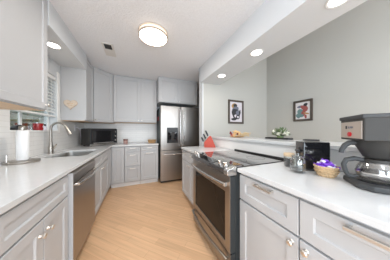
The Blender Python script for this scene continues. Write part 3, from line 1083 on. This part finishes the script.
fl = MB()
bloom(fl, (-.135, -.02, .07), .032, 2)
bloom(fl, (-.11, -.01, .035), .032, 1)
bloom(fl, (-.05, 0, .075), .056, 0)
bloom(fl, (.0, -.02, .055), .048, 0)
bloom(fl, (.045, -.01, .05), .036, 3)
bloom(fl, (.085, 0, .035), .032, 3)
bloom(fl, (-.075, -.035, .03), .03, 0)
fl.ball((-.03, -.062, .06), (.018, .012, .02), 10, 7, 4)
fl.build('blooms', ['yellow', 'pink', 'maroon', 'straw', 'clay'], af)
tw = MB()
for k in range(26):
    a = rnd.uniform(-.4, .4)
    st = Vector((.06, rnd.uniform(-.02, .02), .02))
    tip = Vector((rnd.uniform(.10, .20), rnd.uniform(-.05, .05), rnd.uniform(.012, .085)))
    md = (st + tip) / 2 + Vector((0, 0, .03))
    tw.tube([st, md, tip], [.003, .003, .002], 5)
    tw.ball(tip, (.010, .006, .006), 6, 4)
tw.build('dried_stems', 'straw', af)

# white flowers on a dark tray
o = MB().holed(rounded(-.055, .055, -.17, .17, .03), [], 'z', 0, .008)
i_ = rounded(-.055, .055, -.17, .17, .03)
o.holed(i_, [rounded(-.047, .047, -.162, .162, .025)], 'z', .008, .02)
o = o.build('serving_tray', 'black', loc=(1.725, 1.20, ZL))
tag(o, 'flat black tray under the white flowers on the bar ledge', 'tray')
wf_ = thing('flower_arrangement', 'low bouquet of white flowers and green leaves on the black tray', 'flower arrangement', (1.715, 1.165, ZL + .0085))
MB().lathe([(0, 0), (.03, 0), (.038, .02), (.034, .035), (0, .033)], n=20).build('pot', 'leaf', wf_)
fl = MB()
for k in range(20):
    a = rnd.uniform(0, 6.28)
    rr = rnd.uniform(.0, .11)
    bloom(fl, (rr * math.cos(a) * .5, rr * math.sin(a),   .035 + rnd.uniform(0, .065)), .022, 0)
fl.build('blooms', 'petal', wf_)
lv = MB()
for k in range(90):
    a = rnd.uniform(0, 6.28)
    el = rnd.uniform(.1, 1.4)
    ln = rnd.uniform(.07, .125)
    dv = Vector((math.cos(a) * math.cos(el) * .6, math.sin(a) * math.cos(el), math.sin(el)))
    tip = Vector((0, 0, .025)) + dv * ln
    q = dv.to_track_quat('X', 'Z').to_matrix()
    lv.ball(tip, (.022, .008, .003), 6, 4, k % 2, q)
    lv.tube([(0, 0, .025), tip], .0012, 4, 0)
lv.build('leaves', ['leaf', 'leaf2'], wf_)
# sunglasses-like black pen on the ledge
o = thing('marker_pen', 'black marker pen lying on the bar ledge near the coffee maker', 'pen', (1.70, .80, ZL + .0105), math.radians(-62))
MB().tube([(-.07, 0, 0), (.05, 0, 0)], .010, 10).build('barrel', 'black', o)
MB().tube([(-.085, 0, 0), (-.06, 0, 0), (-.03, 0, 0)], [.006, .0105, .0105], 10).build('cap', 'grey', o)

# glass jar, wood lid canister, toaster
gj = thing('glass_jar', 'clear round glass jar in front of the black toaster', 'jar', (1.058, .588, CT))
MB().lathe([(0, 0), (.036, 0), (.045, .012), (.047, .06), (.042, .095), (.034, .108), (.032, .106), (.040, .093), (.044, .06), (.042, .014), (0, .012)], n=28).build('body', 'glass', gj)
MB().lathe([(.035, .106), (.038, .110), (.038, .118), (.012, .124), (.012, .134), (0, .136)], n=24).build('lid', 'glass', gj)
MB().lathe([(0, .0125), (.041, .0125), (.043, .035), (0, .037)], n=24).build('contents', 'gray2', gj)
cn = thing('canister', 'small round canister with a wooden lid left of the toaster', 'canister', (1.166, .716, CT))
MB().lathe([(0, 0), (.034, 0), (.037, .006), (.037, .085), (0, .085)], n=28).build('body', 'glass', cn)
MB().lathe([(0, .002), (.033, .003), (.033, .06), (0, .06)], n=24).build('contents', 'gray2', cn)
MB().lathe([(.038, .085), (.039, .089), (.039, .106), (.036, .110), (0, .110)], n=28).build('lid', 'palewood', cn)
tz = thing('toaster', 'black toaster between the glass jar and the coffee maker', 'toaster', (1.128, .588, CT), math.radians(-35))
tb = MB().holed(rect(0, .168, 0, .118), [rect(.03, .138, .025, .048), rect(.03, .138, .070, .093)], 'z', .10, .213)
tb.box(0, .168, 0, .118, .012, .11)
tb.build('shell', 'gloss', tz, bevel=.007)
box(.004, .164, .004, .114, 0, .014).build('base', 'grey', tz)
MB().box(-.004, .001, .052, .066, .05, .17).build('lever_track', 'grey', tz)
MB().box(-.024, -.003, .042, .076, .135, .150).build('lever', 'gray2', tz, bevel=.003)
MB().lathe([(.016, 0), (.014, .012), (0, .013)], (-.0005, .059, .035), 14, 0, Matrix.Rotation(-PI / 2, 3, 'Y')).build('dial', 'steel_h', tz)

# candy basket
bk = thing('candy_basket', 'small round wicker basket of candies in front of the coffee maker', 'basket', (1.132, .462, CT))
bw = MB()
bw.lathe([(0, 0), (.040, 0), (.048, .015), (.061, .064), (.055, .064), (.042, .018), (.036, .010), (0, .010)], n=32)
for k, zz in enumerate((.012, .026, .040)):
    rr = .0455 + .0065 * k
    bw.tube([(rr * 1.01 * math.cos(2 * PI * q / 32), rr * 1.01 * math.sin(2 * PI * q / 32), zz) for q in range(33)], .004, 6)
bw.build('bowl', 'wicker', bk)
MB().tube([(.059 * math.cos(2 * PI * q / 32), .059 * math.sin(2 * PI * q / 32), .064) for q in range(33)], .006, 8).build('rim', 'wicker', bk)


def candy_mesh(mt, nm):
    m_ = MB()
    m_.ball((0, 0, 0), (.017, .012, .010), 10, 7)
    for s_ in (-1, 1):
        m_.tube([(s_ * .015, 0, 0), (s_ * .019, 0, 0), (s_ * .027, 0, 0)], [.004, .003, .008], 8)
    return m_.build('wrapped_candy', mt)


protos = [candy_mesh('purple', 'p'), candy_mesh('lilac', 'w')]
used = [False, False]
spots = []
for k in range(8):
    a = 2 * PI * k / 8
    spots.append((.038 * math.cos(a), .038 * math.sin(a), .066))
for k in range(6):
    a = 2 * PI * (k + .5) / 6
    spots.append((.027 * math.cos(a), .027 * math.sin(a), .080))
spots += [(.006, .0, .098), (-.02, .0, .060), (.018, .004, .060), (-.012, .012, .096)]
for k, (xx, yy, zz) in enumerate(spots):
    w_ = 1 if k % 4 == 1 else 0
    if not used[w_]:
        o = protos[w_]
        used[w_] = True
    else:
        o = protos[w_].copy()
        COL.objects.link(o)
    o.location = (1.132 + xx, .462 + yy, CT + zz)
    o.rotation_euler = (rnd.uniform(-.4, .4), rnd.uniform(-.4, .4), rnd.uniform(0, 6.28))
    if w_:
        tag(o, 'white foil wrapped candy heaped in the wicker basket', 'candy', 'white candies in the basket')
    else:
        tag(o, 'purple foil wrapped candy heaped in the wicker basket', 'candy', 'purple candies in the basket')

# ------------------------------------------------------------------ coffee maker (front is local -y)
cm = thing('coffee_maker', 'grey drip coffee maker with steel plate and red switch on the right worktop', 'coffee maker', (1.18, .228, CT), math.radians(-140))
HW, HF, HB = .108, -.148, .125
ch = .038


def oct_(i=0.0):
    return [(-HW + i, HF + ch), (-HW + ch, HF + i), (HW - ch, HF + i), (HW - i, HF + ch), (HW - i, HB - i), (-HW + i, HB - i)]


MB().prism(oct_(), 'z', .004, .030).build('base', 'gray2', cm, bevel=.004)
MB().lathe([(.072, .030), (.072, .034), (0, .034)], (0, -.045, 0), 32).build('warmer_plate', 'black', cm)
box(-HW + .006, HW - .006, .055, HB - .004, .03, .25).build('tower', 'gray2', cm, bevel=.006)
hd = MB()
hd.box(-HW, HW, HF + .004, HB, .245, .365)
hood = hd.build('hood', 'grey', cm, bevel=.006)
box(-HW - .004, HW + .004, HF - .002, HB + .003, .357, .378).build('lid', 'gray2', cm, bevel=.005)
fp = box(-HW + .016, HW - .012, HF + .001, HF + .006, .256, .345).build('front_plate', 'plate', hood)
MB().lathe([(.013, 0), (.013, .004), (.009, .006), (0, .006)], (-.003, HF + .001, .277), 20, 0, Matrix.Rotation(PI / 2, 3, 'X') @ Matrix.Scale(1.35, 3, (1, 0, 0))).build('switch', 'redlamp', fp)
tx = bpy.data.curves.new('brand_text', 'FONT')
tx.body = 'BUNN'
tx.size = .017
tx.extrude = .0004
tob = bpy.data.objects.new('brand_text', tx)
COL.objects.link(tob)
dg_ = bpy.context.evaluated_depsgraph_get()
tme = bpy.data.meshes.new_from_object(tob.evaluated_get(dg_))
bpy.data.objects.remove(tob)
to = bpy.data.objects.new('lettering', tme)
tme.materials.clear()
tme.materials.append(M['ink2'])
COL.objects.link(to)
to.parent = fp
to.rotation_euler = (PI / 2, 0, 0)
to.location = (-.020, HF + .0006, .309)
box(-.044, -.028, HF + .0002, HF + .002, .307, .324).build('emblem', 'ink', fp)
# funnel
MB().lathe([(.088, .246), (.085, .232), (.050, .158), (.040, .152), (0, .152)], (0, -.045, 0), 36).build('brew_funnel', 'grey', cm)
fh = MB()
fh.tube([(0, -.128, .232), (0, -.150, .230), (0, -.168, .215), (0, -.180, .190), (0, -.184, .172)], [.014, .014, .013, .011, .010], 10)
fh.build('funnel_handle', 'gray2', cm)
ca = thing('coffee_carafe', 'glass coffee carafe with grey handle on the coffee maker', 'carafe', (1.18 + .045 * -.6428, .228 + .045 * .766, CT + .0345), math.radians(-140))
MB().lathe([(0, 0), (.056, 0), (.070, .010), (.077, .035), (.074, .068), (.060, .092), (.052, .104), (.050, .104), (.058, .091), (.071, .067), (.074, .035), (.067, .012), (0, .003)], n=36).build('jug', 'carafe', ca)
MB().lathe([(.053, .092), (.056, .098), (.054, .112), (.046, .115), (0, .115)], n=32).build('collar_lid', 'grey', ca)
MB().lathe([(.0775, .040), (.0785, .044), (.0775, .048), (.0765, .044), (.0775, .040)], n=36).build('steel_band', 'steel_h', ca)
hh = MB()
hh.tube([(0, -.050, .104), (0, -.085, .110), (0, -.118, .100), (0, -.128, .075), (0, -.122, .040), (0, -.112, .016), (0, -.090, .010), (0, -.074, .018)], [.012, .013, .012, .011, .011, .010, .009, .008], 10)
hh.build('handle', 'gray2', ca)
